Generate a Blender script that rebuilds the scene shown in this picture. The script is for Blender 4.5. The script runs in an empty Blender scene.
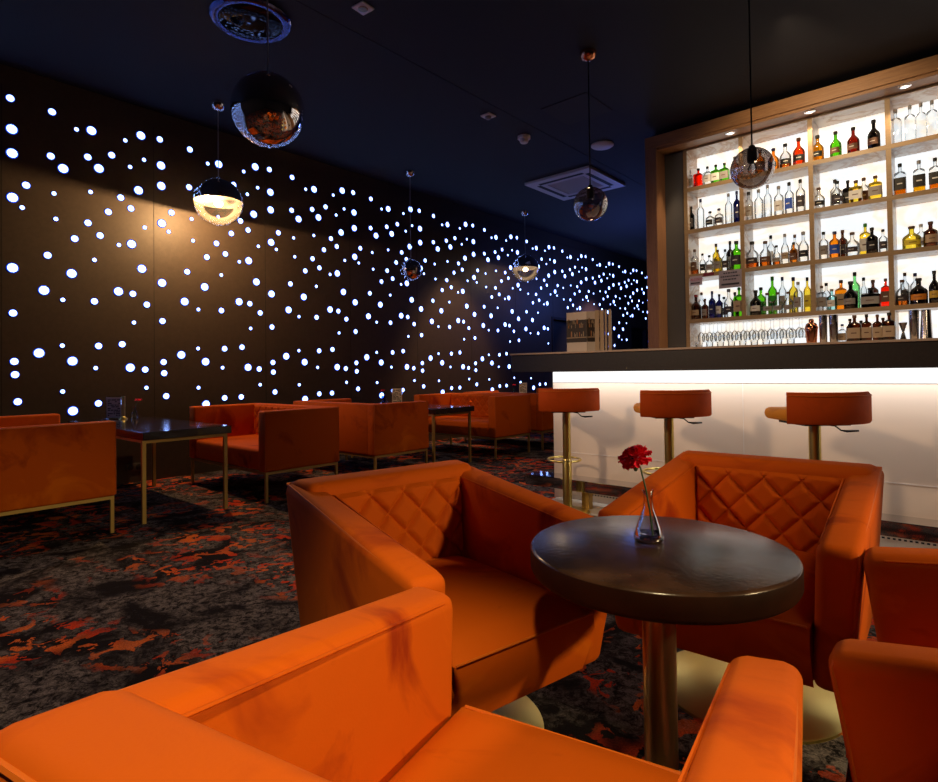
import bpy, bmesh, math, random
from mathutils import Vector, Matrix, Quaternion
from math import sin, cos, pi, radians
random.seed(7)
C = bpy.context.scene.collection

# ---------------------------------------------------------------- helpers
def tag(o, label=None, cat=None, group=None, kind=None):
    if label: o['label'] = label
    if cat: o['category'] = cat
    if group: o['group'] = group
    if kind: o['kind'] = kind
    return o

def empty(name, loc=(0,0,0), rz=0, **k):
    o = bpy.data.objects.new(name, None); C.objects.link(o)
    o.empty_display_size = .1
    o.location = loc; o.rotation_euler = (0,0,rz)
    return tag(o, **k)

def link(name, me, parent=None):
    o = bpy.data.objects.new(name, me); C.objects.link(o)
    if parent: o.parent = parent
    return o

def copy_tree(o, parent=None):
    c = o.copy(); C.objects.link(c); c.parent = parent
    for ch in list(o.children): copy_tree(ch, c)
    return c

class MB:
    def __init__(s): s.v=[]; s.f=[]; s.m=[]; s.sm=[]
    def add(s, vs, fs, mi=0, sm=False):
        n=len(s.v); s.v += [tuple(p) for p in vs]
        for f in fs: s.f.append([n+i for i in f]); s.m.append(mi); s.sm.append(sm)
        return s
    def bm_add(s, bm, mi=0, sm=False):
        bm.verts.ensure_lookup_table()
        for i,v in enumerate(bm.verts): v.index=i
        s.add([v.co[:] for v in bm.verts], [[v.index for v in f.verts] for f in bm.faces], mi, sm); bm.free(); return s
    def hexa(s, c, bev=0, seg=2, mi=0):
        # c: 8 corners, bottom 4 (ccw from above) then top 4
        bm=bmesh.new(); vs=[bm.verts.new(p) for p in c]
        for f in ((3,2,1,0),(4,5,6,7),(0,1,5,4),(1,2,6,5),(2,3,7,6),(3,0,4,7)): bm.faces.new([vs[i] for i in f])
        if bev: bmesh.ops.bevel(bm, geom=list(bm.edges), offset=bev, segments=seg, profile=.5, affect='EDGES', clamp_overlap=True)
        return s.bm_add(bm, mi, bool(bev) and seg>1)
    def box(s, a, b, bev=0, seg=2, mi=0):
        x0,y0,z0=a; x1,y1,z1=b
        return s.hexa([(x0,y0,z0),(x1,y0,z0),(x1,y1,z0),(x0,y1,z0),(x0,y0,z1),(x1,y0,z1),(x1,y1,z1),(x0,y1,z1)],bev,seg,mi)
    def lathe(s, prof, n=24, c=(0,0,0), mi=0, sq=0, sm=True, cap=True):
        vs=[]; fs=[]
        for r,z in prof:
            for k in range(n):
                a=2*pi*k/n+ (pi/n if n==4 else 0); ca,sa=cos(a),sin(a)
                q=r
                if sq:
                    q=r/((abs(ca)**(2+sq)+abs(sa)**(2+sq))**(1/(2+sq))) 
                vs.append((c[0]+q*ca,c[1]+q*sa,c[2]+z))
        for i in range(len(prof)-1):
            for k in range(n):
                a=i*n+k; b=i*n+(k+1)%n; fs.append((a,b,b+n,a+n))
        if cap:
            if prof[0][0]>1e-5: fs.append(tuple(reversed(range(n))))
            if prof[-1][0]>1e-5: fs.append(tuple(range((len(prof)-1)*n,len(prof)*n)))
        return s.add(vs,fs,mi,sm)
    def tube(s, pts, r, n=8, mi=0, closed=False):
        pts=[Vector(p) for p in pts]; m=len(pts); vs=[]; fs=[]
        up=Vector((0,0,1)); prev=None
        for i,p in enumerate(pts):
            if closed: t=pts[(i+1)%m]-pts[i-1]
            else: t=pts[min(i+1,m-1)]-pts[max(i-1,0)]
            t.normalize()
            if prev is None:
                ref=up if abs(t.z)<.9 else Vector((1,0,0)); u=t.cross(ref).normalized()
            else:
                u=(prev-t*prev.dot(t)).normalized()
            prev=u; w=t.cross(u)
            rr=r[i] if isinstance(r,(list,tuple)) else r
            for k in range(n):
                a=2*pi*k/n; vs.append(p+u*(rr*cos(a))+w*(rr*sin(a)))
        for i in range(m if closed else m-1):
            for k in range(n):
                a=i*n+k; b=i*n+(k+1)%n; j=((i+1)%m)*n
                fs.append((a,b,j+(k+1)%n,j+k))
        if not closed: fs.append(tuple(reversed(range(n)))); fs.append(tuple(range((m-1)*n,m*n)))
        return s.add(vs,fs,mi,True)
    def disc_x(s, x, y, z, r, t=.003, n=14, mi=0, rim=None):
        vs=[(x,y+r*cos(2*pi*k/n),z+r*sin(2*pi*k/n)) for k in range(n)]+[(x+t,y+r*cos(2*pi*k/n),z+r*sin(2*pi*k/n)) for k in range(n)]
        s.add(vs,[tuple(range(n,2*n))],mi)
        s.add(vs,[(k,(k+1)%n,n+(k+1)%n,n+k) for k in range(n)],mi if rim is None else rim)
    def build(s, name, mats, parent=None, loc=None):
        me=bpy.data.meshes.new(name); me.from_pydata(s.v,[],s.f)
        if not isinstance(mats,(list,tuple)): mats=[mats]
        for m in mats: me.materials.append(m)
        me.polygons.foreach_set('material_index', s.m); me.polygons.foreach_set('use_smooth', s.sm)
        me.update(); 
        bm=bmesh.new(); bm.from_mesh(me); bmesh.ops.recalc_face_normals(bm, faces=bm.faces); bm.to_mesh(me); bm.free()
        if any(s.sm):
            try: me.set_sharp_from_angle(angle=radians(50))
            except Exception: pass
        o=link(name, me, parent)
        if loc: o.location=loc
        return o
def B(a,b,bev=0,seg=2): return MB().box(a,b,bev,seg)

# ---------------------------------------------------------------- materials
def new(name):
    m=bpy.data.materials.new(name); m.use_nodes=True; nt=m.node_tree; nt.nodes.clear()
    out=nt.nodes.new('ShaderNodeOutputMaterial'); return m,nt,out
def N(nt,t,**k):
    n=nt.nodes.new(t)
    for a,b in k.items():
        if a in n.inputs: n.inputs[a].default_value=b
        else: setattr(n,a,b)
    return n
def mat(name, col, rough=.5, metal=0, coat=0, spec=.5, em=None, es=0, sheen=0, bump=0, bscale=40, vary=0, vscale=6, trans=0, ior=1.45):
    m,nt,out=new(name); p=N(nt,'ShaderNodeBsdfPrincipled'); nt.links.new(p.outputs[0],out.inputs[0])
    p.inputs['Base Color'].default_value=(*col,1); p.inputs['Roughness'].default_value=rough; p.inputs['Metallic'].default_value=metal
    p.inputs['Coat Weight'].default_value=coat; p.inputs['Specular IOR Level'].default_value=spec
    p.inputs['Transmission Weight'].default_value=trans; p.inputs['IOR'].default_value=ior
    if em: p.inputs['Emission Color'].default_value=(*em,1); p.inputs['Emission Strength'].default_value=es
    tc=N(nt,'ShaderNodeTexCoord')
    if vary:
        no=N(nt,'ShaderNodeTexNoise',Scale=vscale,Detail=4.0); nt.links.new(tc.outputs['Object'],no.inputs['Vector'])
        r=N(nt,'ShaderNodeValToRGB'); e=r.color_ramp.elements
        e[0].position=.35; e[1].position=.65
        e[0].color=(*[c*(1-vary) for c in col],1); e[1].color=(*[min(1,c*(1+vary)) for c in col],1)
        nt.links.new(no.outputs[0],r.inputs[0]); nt.links.new(r.outputs[0],p.inputs['Base Color'])
    if bump:
        no=N(nt,'ShaderNodeTexNoise',Scale=bscale,Detail=3.0); nt.links.new(tc.outputs['Object'],no.inputs['Vector'])
        b=N(nt,'ShaderNodeBump',Strength=bump,Distance=.01); nt.links.new(no.outputs[0],b.inputs['Height']); nt.links.new(b.outputs[0],p.inputs['Normal'])
    return m
def emis(name,col,s):
    m,nt,out=new(name); e=N(nt,'ShaderNodeEmission',Color=(*col,1),Strength=s); nt.links.new(e.outputs[0],out.inputs[0]); return m
def tint_glass(name,col,edge=.55,gl=.25):
    # thin tinted glass: lets the light behind through, darker and shinier at grazing rims
    m,nt,out=new(name)
    lw=N(nt,'ShaderNodeLayerWeight',Blend=.35)
    r=N(nt,'ShaderNodeValToRGB'); e=r.color_ramp.elements
    e[0].position=.25; e[0].color=(*col,1); e[1].position=.95; e[1].color=(*[c*(1-edge) for c in col],1)
    nt.links.new(lw.outputs['Facing'],r.inputs[0])
    t=N(nt,'ShaderNodeBsdfTransparent'); nt.links.new(r.outputs[0],t.inputs[0])
    g=N(nt,'ShaderNodeBsdfGlossy',Roughness=.03)
    fr=N(nt,'ShaderNodeFresnel',IOR=1.5); mu=N(nt,'ShaderNodeMath',operation='MULTIPLY_ADD'); mu.inputs[1].default_value=.8; mu.inputs[2].default_value=gl*.1
    nt.links.new(fr.outputs[0],mu.inputs[0])
    mx=N(nt,'ShaderNodeMixShader'); nt.links.new(mu.outputs[0],mx.inputs[0]); nt.links.new(t.outputs[0],mx.inputs[1]); nt.links.new(g.outputs[0],mx.inputs[2])
    nt.links.new(mx.outputs[0],out.inputs[0]); return m
def velvet(name, dark, mid, light, scale=2.2):
    m,nt,out=new(name); p=N(nt,'ShaderNodeBsdfPrincipled'); nt.links.new(p.outputs[0],out.inputs[0])
    tc=N(nt,'ShaderNodeTexCoord'); 
    no=N(nt,'ShaderNodeTexNoise',Scale=scale,Detail=5.0,Roughness=.55,Distortion=1.2); nt.links.new(tc.outputs['Object'],no.inputs['Vector'])
    r=N(nt,'ShaderNodeValToRGB'); e=r.color_ramp.elements
    e[0].position=.30; e[0].color=(*dark,1); e[1].position=.72; e[1].color=(*light,1)
    x=e.new(.43); x.color=(*mid,1); x=e.new(.6); x.color=(*mid,1)
    nt.links.new(no.outputs[0],r.inputs[0]); nt.links.new(r.outputs[0],p.inputs['Base Color'])
    p.inputs['Roughness'].default_value=.75; p.inputs['Specular IOR Level'].default_value=.15
    p.inputs['Sheen Weight'].default_value=.18; p.inputs['Sheen Roughness'].default_value=.35; p.inputs['Sheen Tint'].default_value=(1,.30,.02,1)
    n2=N(nt,'ShaderNodeTexNoise',Scale=240.0,Detail=2.0); nt.links.new(tc.outputs['Object'],n2.inputs['Vector'])
    n3=N(nt,'ShaderNodeTexNoise',Scale=9.0,Detail=2.0); nt.links.new(tc.outputs['Object'],n3.inputs['Vector'])
    b=N(nt,'ShaderNodeBump',Strength=.08,Distance=.003); nt.links.new(n2.outputs[0],b.inputs['Height'])
    b2=N(nt,'ShaderNodeBump',Strength=.25,Distance=.012); nt.links.new(n3.outputs[0],b2.inputs['Height']); nt.links.new(b.outputs[0],b2.inputs['Normal'])
    nt.links.new(b2.outputs[0],p.inputs['Normal']); return m

M={}
M['velvet']=velvet('orange_velvet',(.30,.028,.001),(.58,.096,.001),(.72,.150,.002))
M['piping']=mat('velvet_piping',(.60,.12,.003),.6)
M['stool_velvet']=velvet('stool_velvet',(.36,.05,.004),(.46,.062,.004),(.52,.08,.006),5)
M['seat_velvet']=velvet('gold_velvet',(.55,.20,.015),(.68,.27,.02),(.74,.33,.04),6)
M['gold']=mat('brushed_gold',(.70,.56,.17),.32,1)
M['gold_leg']=mat('gold_painted_steel',(.50,.34,.10),.45,.6)
M['bronze']=mat('bronze_pole',(.52,.37,.21),.3,1)
M['chrome']=mat('chrome',(.85,.85,.88),.04,1)
M['mirror_ball']=mat('mirror_ball',(.80,.76,.74),.015,1)
M['steel']=mat('steel',(.6,.58,.58),.18,1)
M['copper']=mat('copper',(.75,.30,.16),.14,1)
M['black']=mat('black',(.01,.01,.01),.4)
M['cable']=mat('grey_cable',(.25,.25,.27),.4)
M['white_plastic']=mat('white_plastic',(.62,.60,.62),.5)
M['grey_plastic']=mat('grey_plastic',(.22,.22,.24),.6)
M['dark_slot']=mat('dark_slot',(.015,.015,.018),.7)
M['table_top']=mat('dark_table_veneer',(.050,.024,.015),.22,0,spec=.45,vary=.7,vscale=7,bump=.05,bscale=60)
M['table_rim']=mat('table_rim',(.022,.008,.004),.5,0,spec=.12,vary=.3)
M['table_top_far']=mat('dark_glossy_table',(.022,.014,.012),.16,0,coat=.4)
M['bar_top']=mat('bar_fascia_dark',(.022,.020,.021),.42,vary=.15,vscale=60)
M['bar_slab']=mat('bar_slab_edge',(.50,.40,.32),.35)
M['bar_white']=mat('bar_white_panel',(.74,.62,.52),.35,spec=.4)
M['bar_joint']=mat('bar_panel_joint',(.80,.74,.70),.5)
M['mirror_kick']=mat('mirror_kick_plate',(.62,.60,.60),.07,1)
M['glass']=mat('clear_glass',(1,1,1),.0,0,trans=1,ior=1.45)
M['water_glass']=tint_glass('thin_clear_glass',(.93,.95,.96),.45,.8)
M['smoke_glass']=None
M['paper']=mat('paper',(.62,.54,.46),.7)
M['paper_edge']=mat('paper_edge_tan',(.50,.38,.26),.7)
M['paper_dark']=mat('paper_print',(.03,.02,.015),.6)
M['paper_amber']=mat('paper_print_amber',(.45,.16,.03),.6)
M['paper_tan']=mat('paper_print_tan',(.34,.25,.16),.6)
M['red_petal']=mat('carnation_red',(.92,.018,.065),.6,sheen=.3)
M['green']=mat('stem_green',(.05,.12,.05),.5)
M['socket']=mat('socket_plate',(.07,.055,.045),.4)
M['bright_glass']=tint_glass('bright_glass',(.97,.98,1.0),.15,4)
M['blue_glass']=tint_glass('blue_glass',(.25,.45,.95),.4,1)
M['reflector']=mat('satin_reflector',(.10,.085,.07),.6,.2)
# smoked half mirrored lamp glass
m,nt,out=new('smoked_mirror_glass'); t=N(nt,'ShaderNodeBsdfTransparent',Color=(.62,.58,.58,1)); g=N(nt,'ShaderNodeBsdfGlossy',Color=(.8,.76,.76,1),Roughness=.02)
lw=N(nt,'ShaderNodeLayerWeight',Blend=.4); ma=N(nt,'ShaderNodeMath',operation='MULTIPLY_ADD'); ma.inputs[1].default_value=.6; ma.inputs[2].default_value=.28
nt.links.new(lw.outputs['Facing'],ma.inputs[0]); mx=N(nt,'ShaderNodeMixShader'); nt.links.new(ma.outputs[0],mx.inputs[0]); nt.links.new(t.outputs[0],mx.inputs[1]); nt.links.new(g.outputs[0],mx.inputs[2]); nt.links.new(mx.outputs[0],out.inputs[0]); M['smoke_glass']=m
# lower clear half of the lit lamps
M['lamp_glass']=tint_glass('lamp_clear_glass',(.92,.90,.88),.35,.5)
M['bulb']=emis('bulb_glow',(1,.72,.42),14)
# wood
def wood(name,c1,c2,rough=.45,sc=(1,14,14)):
    m,nt,out=new(name); p=N(nt,'ShaderNodeBsdfPrincipled',Roughness=rough); nt.links.new(p.outputs[0],out.inputs[0])
    tc=N(nt,'ShaderNodeTexCoord'); mp=N(nt,'ShaderNodeMapping'); mp.inputs['Scale'].default_value=sc; nt.links.new(tc.outputs['Object'],mp.inputs[0])
    no=N(nt,'ShaderNodeTexNoise',Scale=6.0,Detail=6.0,Roughness=.65,Distortion=.4); nt.links.new(mp.outputs[0],no.inputs['Vector'])
    r=N(nt,'ShaderNodeValToRGB'); r.color_ramp.elements[0].position=.3; r.color_ramp.elements[1].position=.7
    r.color_ramp.elements[0].color=(*c1,1); r.color_ramp.elements[1].color=(*c2,1)
    nt.links.new(no.outputs[0],r.inputs[0]); nt.links.new(r.outputs[0],p.inputs['Base Color']); return m
M['wood_h']=wood('walnut_crown',(.25,.125,.055),(.40,.21,.09))
M['wood_v']=wood('walnut_post',(.24,.115,.06),(.38,.195,.10),sc=(14,14,1))
M['shelf_edge']=wood('bronze_shelf_edge',(.30,.20,.11),(.38,.26,.14),.4)
def marble(name,base,vein,emit=0,scale=1.6):
    m,nt,out=new(name); p=N(nt,'ShaderNodeBsdfPrincipled',Roughness=.3); nt.links.new(p.outputs[0],out.inputs[0])
    tc=N(nt,'ShaderNodeTexCoord'); mp=N(nt,'ShaderNodeMapping'); mp.inputs['Scale'].default_value=(1,1,2.2); mp.inputs['Rotation'].default_value=(0,.5,0); nt.links.new(tc.outputs['Object'],mp.inputs[0])
    no=N(nt,'ShaderNodeTexNoise',Scale=scale,Detail=7.0,Roughness=.6,Distortion=1.6); nt.links.new(mp.outputs[0],no.inputs['Vector'])
    r=N(nt,'ShaderNodeValToRGB'); e=r.color_ramp.elements; e[0].position=.44; e[0].color=(*base,1); e[1].position=.56; e[1].color=(*base,1)
    x=e.new(.5); x.color=(*vein,1)
    nt.links.new(no.outputs[0],r.inputs[0]); nt.links.new(r.outputs[0],p.inputs['Base Color'])
    if emit: nt.links.new(r.outputs[0],p.inputs['Emission Color']); p.inputs['Emission Strength'].default_value=emit
    return m
M['marble']=marble('veined_marble',(.60,.53,.47),(.40,.22,.11))
M['onyx']=marble('backlit_onyx',(.88,.95,1.0),(1.0,.88,.72),.96,.8)
# ceiling, walls, floor
M['ceiling']=mat('dark_ceiling_paint',(.009,.009,.015),.8,bump=.1,bscale=120)
M['hatch']=mat('ceiling_hatch_paint',(.017,.015,.016),.8)
M['wall_dark']=mat('dark_wall_paint',(.02,.017,.017),.8)
M['panel']=mat('dot_wall_panel',(.055,.038,.028),.55,vary=.08,vscale=30)
M['dot']=emis('dot_light',(.26,.42,1),8)
M['dot_halo']=emis('dot_light_halo',(.02,.07,.9),.9)  # blue glow round the dots, painted as an emissive ring
M['grey_wall']=mat('grey_side_panel',(.10,.10,.115),.6)
M['door']=mat('dark_door',(.004,.004,.004),.6)
M['tile']=mat('glossy_grey_tile',(.62,.56,.48),.2,vary=.12,vscale=3)
def carpet():
    m,nt,out=new('splatter_carpet'); p=N(nt,'ShaderNodeBsdfPrincipled',Roughness=.95); p.inputs['Specular IOR Level'].default_value=.1; nt.links.new(p.outputs[0],out.inputs[0])
    tc=N(nt,'ShaderNodeTexCoord'); O=tc.outputs['Object']
    def noise(s,d,dist=0,off=0,rough=.5):
        mp=N(nt,'ShaderNodeMapping'); mp.inputs['Location'].default_value=(off,off*.7,0); nt.links.new(O,mp.inputs[0])
        n=N(nt,'ShaderNodeTexNoise',Scale=s,Detail=d,Distortion=dist,Roughness=rough); nt.links.new(mp.outputs[0],n.inputs['Vector']); return n.outputs[0]
    def ramp(src,a,b,c0=(0,0,0),c1=(1,1,1)):
        r=N(nt,'ShaderNodeValToRGB'); r.color_ramp.elements[0].position=a; r.color_ramp.elements[1].position=b
        r.color_ramp.elements[0].color=(*c0,1); r.color_ramp.elements[1].color=(*c1,1); nt.links.new(src,r.inputs[0]); return r.outputs[0]
    def mix(f,a,b,t='MIX'):
        n=N(nt,'ShaderNodeMix',data_type='RGBA',blend_type=t); nt.links.new(f,n.inputs[0]) if not isinstance(f,float) else setattr(n.inputs[0],'default_value',f)
        for s,v in ((6,a),(7,b)):
            if isinstance(v,tuple): n.inputs[s].default_value=(*v,1)
            else: nt.links.new(v,n.inputs[s])
        return n.outputs[2]
    base=mix(ramp(noise(26,6,.6,3,.85),.43,.58),(.008,.006,.006),(.21,.185,.175))
    patch=ramp(noise(3.2,5,.8,11,.6),.42,.56)
    base=mix(patch,(.010,.007,.007),base)
    # splatters: sharp islands of orange inside larger clouds
    cloud=ramp(noise(1.5,3,.6,21),.44,.56)
    isl=ramp(noise(10,4,.7,5,.6),.54,.55)
    f=mix(1.0,cloud,isl,'MULTIPLY')
    col=mix(ramp(noise(4.5,2,0,40),.42,.58),(.70,.055,.012),(.80,.17,.030))
    b=mix(f,base,col)
    pile=ramp(noise(160,2),.3,.7,(.55,.55,.55),(1.15,1.15,1.15)); b=mix(1.0,b,pile,'MULTIPLY')
    nt.links.new(b,p.inputs['Base Color'])
    n=N(nt,'ShaderNodeTexNoise',Scale=220.0); nt.links.new(O,n.inputs['Vector']); bu=N(nt,'ShaderNodeBump',Strength=.4,Distance=.004); nt.links.new(n.outputs[0],bu.inputs['Height']); nt.links.new(bu.outputs[0],p.inputs['Normal'])
    return m
M['carpet']=carpet()
# ---------------------------------------------------------------- room shell
def struct(mb,name,mats,parent=None):
    o=mb.build(name,mats,parent); o['kind']='structure'; return o
XW=-6.35; ZC=3.80
struct(B((XW-.2,-3.5,-.1),(3.5,15.2,0)),'floor',M['carpet'])
tl=struct(B((-2.66,3.78,0),(3.5,5.9,.008)),'trim_1',M['tile']); tag(tl,'glossy grey floor tiles in front of the white bar')
struct(B((XW-.2,-3.5,ZC),(3.5,15.2,ZC+.15)),'ceiling',M['ceiling'])
struct(B((-3.74,-3.5,ZC-.003),(-3.715,15,ZC+.01)),'trim_2',M['ceiling'])
struct(B((XW,15,0),(-2.87,15.2,ZC)),'wall_back',M['wall_dark'])
struct(B((XW,-3.7,0),(3.5,-3.5,ZC)),'wall_front',M['wall_dark'])
struct(B((3.5,-3.5,0),(3.7,15,ZC)),'wall_right',M['wall_dark'])
struct(B((-2.87,7.05,0),(3.5,7.25,ZC)),'wall_bar',M['wall_dark'])
struct(B((-2.87,7.25,0),(-2.67,15,ZC)),'wall_corridor',M['wall_dark'])
# dotted wall: 1.235 m wide panels, each perforated with the same pattern of round lights
DOTS=[(1.168, 3.511, 'M'), (1.179, 3.241, 'L'), (1.181, 3.029, 'L'), (1.474, 3.491, 'M'), (1.666, 3.388, 'S'), (1.464, 3.08, 'M'), (1.56, 2.99, 'L'), (1.789, 3.414, 'L'), (1.758, 3.151, 'M'), (1.961, 3.225, 'M'), (2.082, 3.405, 'S'), (2.226, 3.497, 'L'), (2.254, 3.257, 'S'), (2.125, 3.151, 'S'), (1.851, 3.066, 'L'), (1.281, 2.77, 'M'), (1.184, 2.639, 'L'), (1.252, 2.564, 'S'), (1.488, 2.742, 'S'), (1.502, 2.51, 'S'), (1.65, 2.353, 'M'), (1.439, 2.167, 'M'), (1.78, 2.822, 'S'), (2.04, 2.824, 'M'), (2.202, 2.933, 'L'), (2.131, 2.735, 'M'), (1.93, 2.661, 'M'), (1.758, 2.521, 'M'), (1.859, 2.418, 'M'), (2.022, 2.352, 'S'), (2.136, 2.379, 'L'), (2.258, 2.566, 'S'), (1.184, 2.02, 'L'), (1.625, 2.023, 'L'), (1.411, 1.845, 'L'), (1.555, 1.771, 'S'), (1.187, 1.624, 'M'), (1.811, 2.175, 'S'), (2.23, 2.143, 'L'), (2.017, 1.893, 'L'), (2.146, 1.881, 'M'), (1.81, 1.778, 'M'), (2.275, 1.783, 'M'), (2.155, 1.594, 'S'), (1.374, 1.277, 'L'), (1.55, 1.348, 'S'), (1.196, 1.2, 'M'), (1.201, 1.085, 'M'), (1.63, 1.206, 'L'), (1.22, 0.847, 'M'), (1.552, 0.925, 'S'), (1.633, 0.742, 'L'), (1.844, 1.352, 'M'), (2.048, 1.374, 'M'), (2.12, 1.143, 'L'), (2.257, 1.123, 'M'), (1.819, 1.14, 'S'), (2.268, 0.939, 'S'), (1.841, 0.802, 'M'), (2.035, 0.805, 'M')]
w=MB(); P0=1.108; PW=1.2385
import itertools
doors=[(9.72,10.62),(13.16,14.06)]
y=-3.5
segs=[(-3.5,9.72),(10.62,13.16),(14.06,15.0)]
for a,b in segs: w.box((XW-.2,a,0),(XW,b,3.62))
for a,b in doors: w.box((XW-.2,a,2.13),(XW,b,3.62))
w.box((XW-.2,-3.5,3.62),(XW-.02,15,ZC))
wall=struct(w,'wall_left',M['panel'])
d=MB(); SZ=dict(L=.0375,M=.028,S=.0175)
for k in range(-4,12):
    for (yy,zz,s) in DOTS:
        Y=yy+k*PW
        if Y<-3.4 or Y>14.9: continue
        if any(a-.08<Y<b+.08 and zz<2.22 for a,b in doors): continue
        r=SZ[s]
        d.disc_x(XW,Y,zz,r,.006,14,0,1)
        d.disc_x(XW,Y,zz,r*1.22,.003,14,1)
o=struct(d,'wall_dot_lights',[M['dot'],M['dot_halo']],wall); tag(o,'small round white dots of light in the dark wall')
g=MB()
for k in range(-4,12):
    Y=P0+k*PW
    if any(a<Y<b for a,b in doors): z0=2.13
    else: z0=0
    g.box((XW-.01,Y-.003,z0),(XW+.001,Y+.003,3.62))
struct(g,'panel_joint',M['wall_dark'],wall)
for i,(a,b) in enumerate(doors):
    dr=struct(B((XW-.14,a,0),(XW-.08,b,2.13)),'door_%d'%(i+1),M['door'])
    fr=MB(); fr.box((XW-.14,a,0),(XW+.012,a+.05,2.13)); fr.box((XW-.14,b-.05,0),(XW+.012,b,2.13)); fr.box((XW-.14,a+.05,2.08),(XW+.012,b-.05,2.13))
    struct(fr,'door_frame',M['wall_dark'],dr)
    hb=MB().tube([(XW-.08,b-.12,1.02),(XW-.03,b-.12,1.02),(XW-.03,b-.24,1.02)],.009); struct(hb,'door_handle',M['steel'],dr)
# wall socket under table
so=B((XW,2.08,.115),(XW+.012,2.23,.19),.003).build('wall_socket',M['socket']); tag(so,'double wall socket low on the dark wall under the nearest wall table','socket')
for yy in (2.118,2.192): MB().lathe([(.028,0),(.026,.002),(.0,.001)],16).build('outlet',M['black'],so).matrix_local=Matrix.Translation((XW+.0125,yy,.152))@Matrix.Rotation(pi/2,4,'Y')

# ---------------------------------------------------------------- ceiling fittings
t=empty('air_conditioner_cassette',(-4.40,7.42,ZC),label='square white air conditioning cassette with four slots in the dark ceiling',cat='air conditioner')
mb=MB(); 
R=.53
for (a,b) in (((-R,-R),(R,-.30)),((-R,.30),(R,R)),((-R,-.30),(-.30,.30)),((.30,-.30),(R,.30))): mb.box((a[0],a[1],-.035),(b[0],b[1],0))
mb.build('panel_frame',M['white_plastic'],t)
gr=MB(); gr.box((-.30,-.30,-.028),(.30,.30,-.004)); gr.build('intake_grille',M['grey_plastic'],t)
gl=MB()
for i in range(15): gl.box((-.28,-.28+i*.04,-.033),(.28,-.266+i*.04,-.028))
gl.build('grille_bar',M['white_plastic'],t)
for a in range(4):
    f=MB(); f.box((-.36,.365,-.037),(.36,.43,-.0355)); f=f.build('air_slot',M['dark_slot'],t); f.rotation_euler=(0,0,a*pi/2)
# small square fixture
t=empty('recessed_spotlight',(-3.42,2.74,ZC),radians(5),label='small square white recessed spotlight in the ceiling near the top edge of the picture',cat='ceiling light')
mb=MB(); mb.box((-.06,-.06,-.012),(.06,.06,0),.003); mb.build('bezel',M['white_plastic'],t)
MB().lathe([(.038,-.0135),(.030,-.0165),(.012,-.0155),(0,-.0155)],20).build('lens',mat('spot_lens',(.35,.30,.2),.2,.6),t)
t=empty('motion_detector',(-3.90,4.80,ZC),label='tiny square white detector on the ceiling left of the round smoke detector',cat='detector')
B((-.06,-.06,-.015),(.06,.06,0),.004).build('base',M['white_plastic'],t)
MB().lathe([(.034,-.015),(.034,-.030),(.024,-.042),(0,-.045)],16).build('sensor_lens',M['grey_plastic'],t)
t=empty('smoke_detector',(-3.95,5.52,ZC),label='round two tier white smoke detector on the dark ceiling',cat='smoke detector')
MB().lathe([(.075,0),(.075,-.028),(.068,-.034)],24).build('base',M['white_plastic'],t)
MB().lathe([(.052,-.034),(.050,-.062),(.042,-.075),(0,-.078)],24).build('sensing_chamber',M['white_plastic'],t)
t=empty('ceiling_speaker',(-3.40,6.38,ZC),label='round white disc fitting on the ceiling above the air conditioner',cat='ceiling fitting')
MB().lathe([(.135,0),(.135,-.012),(.12,-.022),(.06,-.03),(0,-.032)],32).build('cover',M['white_plastic'],t)
struct(B((-3.40,5.06,ZC-.004),(-2.86,5.60,ZC),.001,1),'trim_3',M['hatch'])
t=empty('round_ceiling_mirror',(-4.17,2.25,ZC),label='black mirrored round disc with blue glinting rim on the ceiling above the largest globe',cat='ceiling fitting')
MB().lathe([(.235,-.022),(.225,-.030),(.1,-.034),(0,-.035)],48).build('disc',mat('black_mirror',(.006,.006,.008),.06,.0,spec=.2),t)
mb=MB(); mb.lathe([(.29,0),(.30,-.012),(.285,-.03),(.26,-.034),(.235,-.028),(.235,0)],64,cap=False); mb.build('rim',mat('rim_chrome',(.10,.12,.30),.10,1,bump=.5,bscale=22),t)

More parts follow.
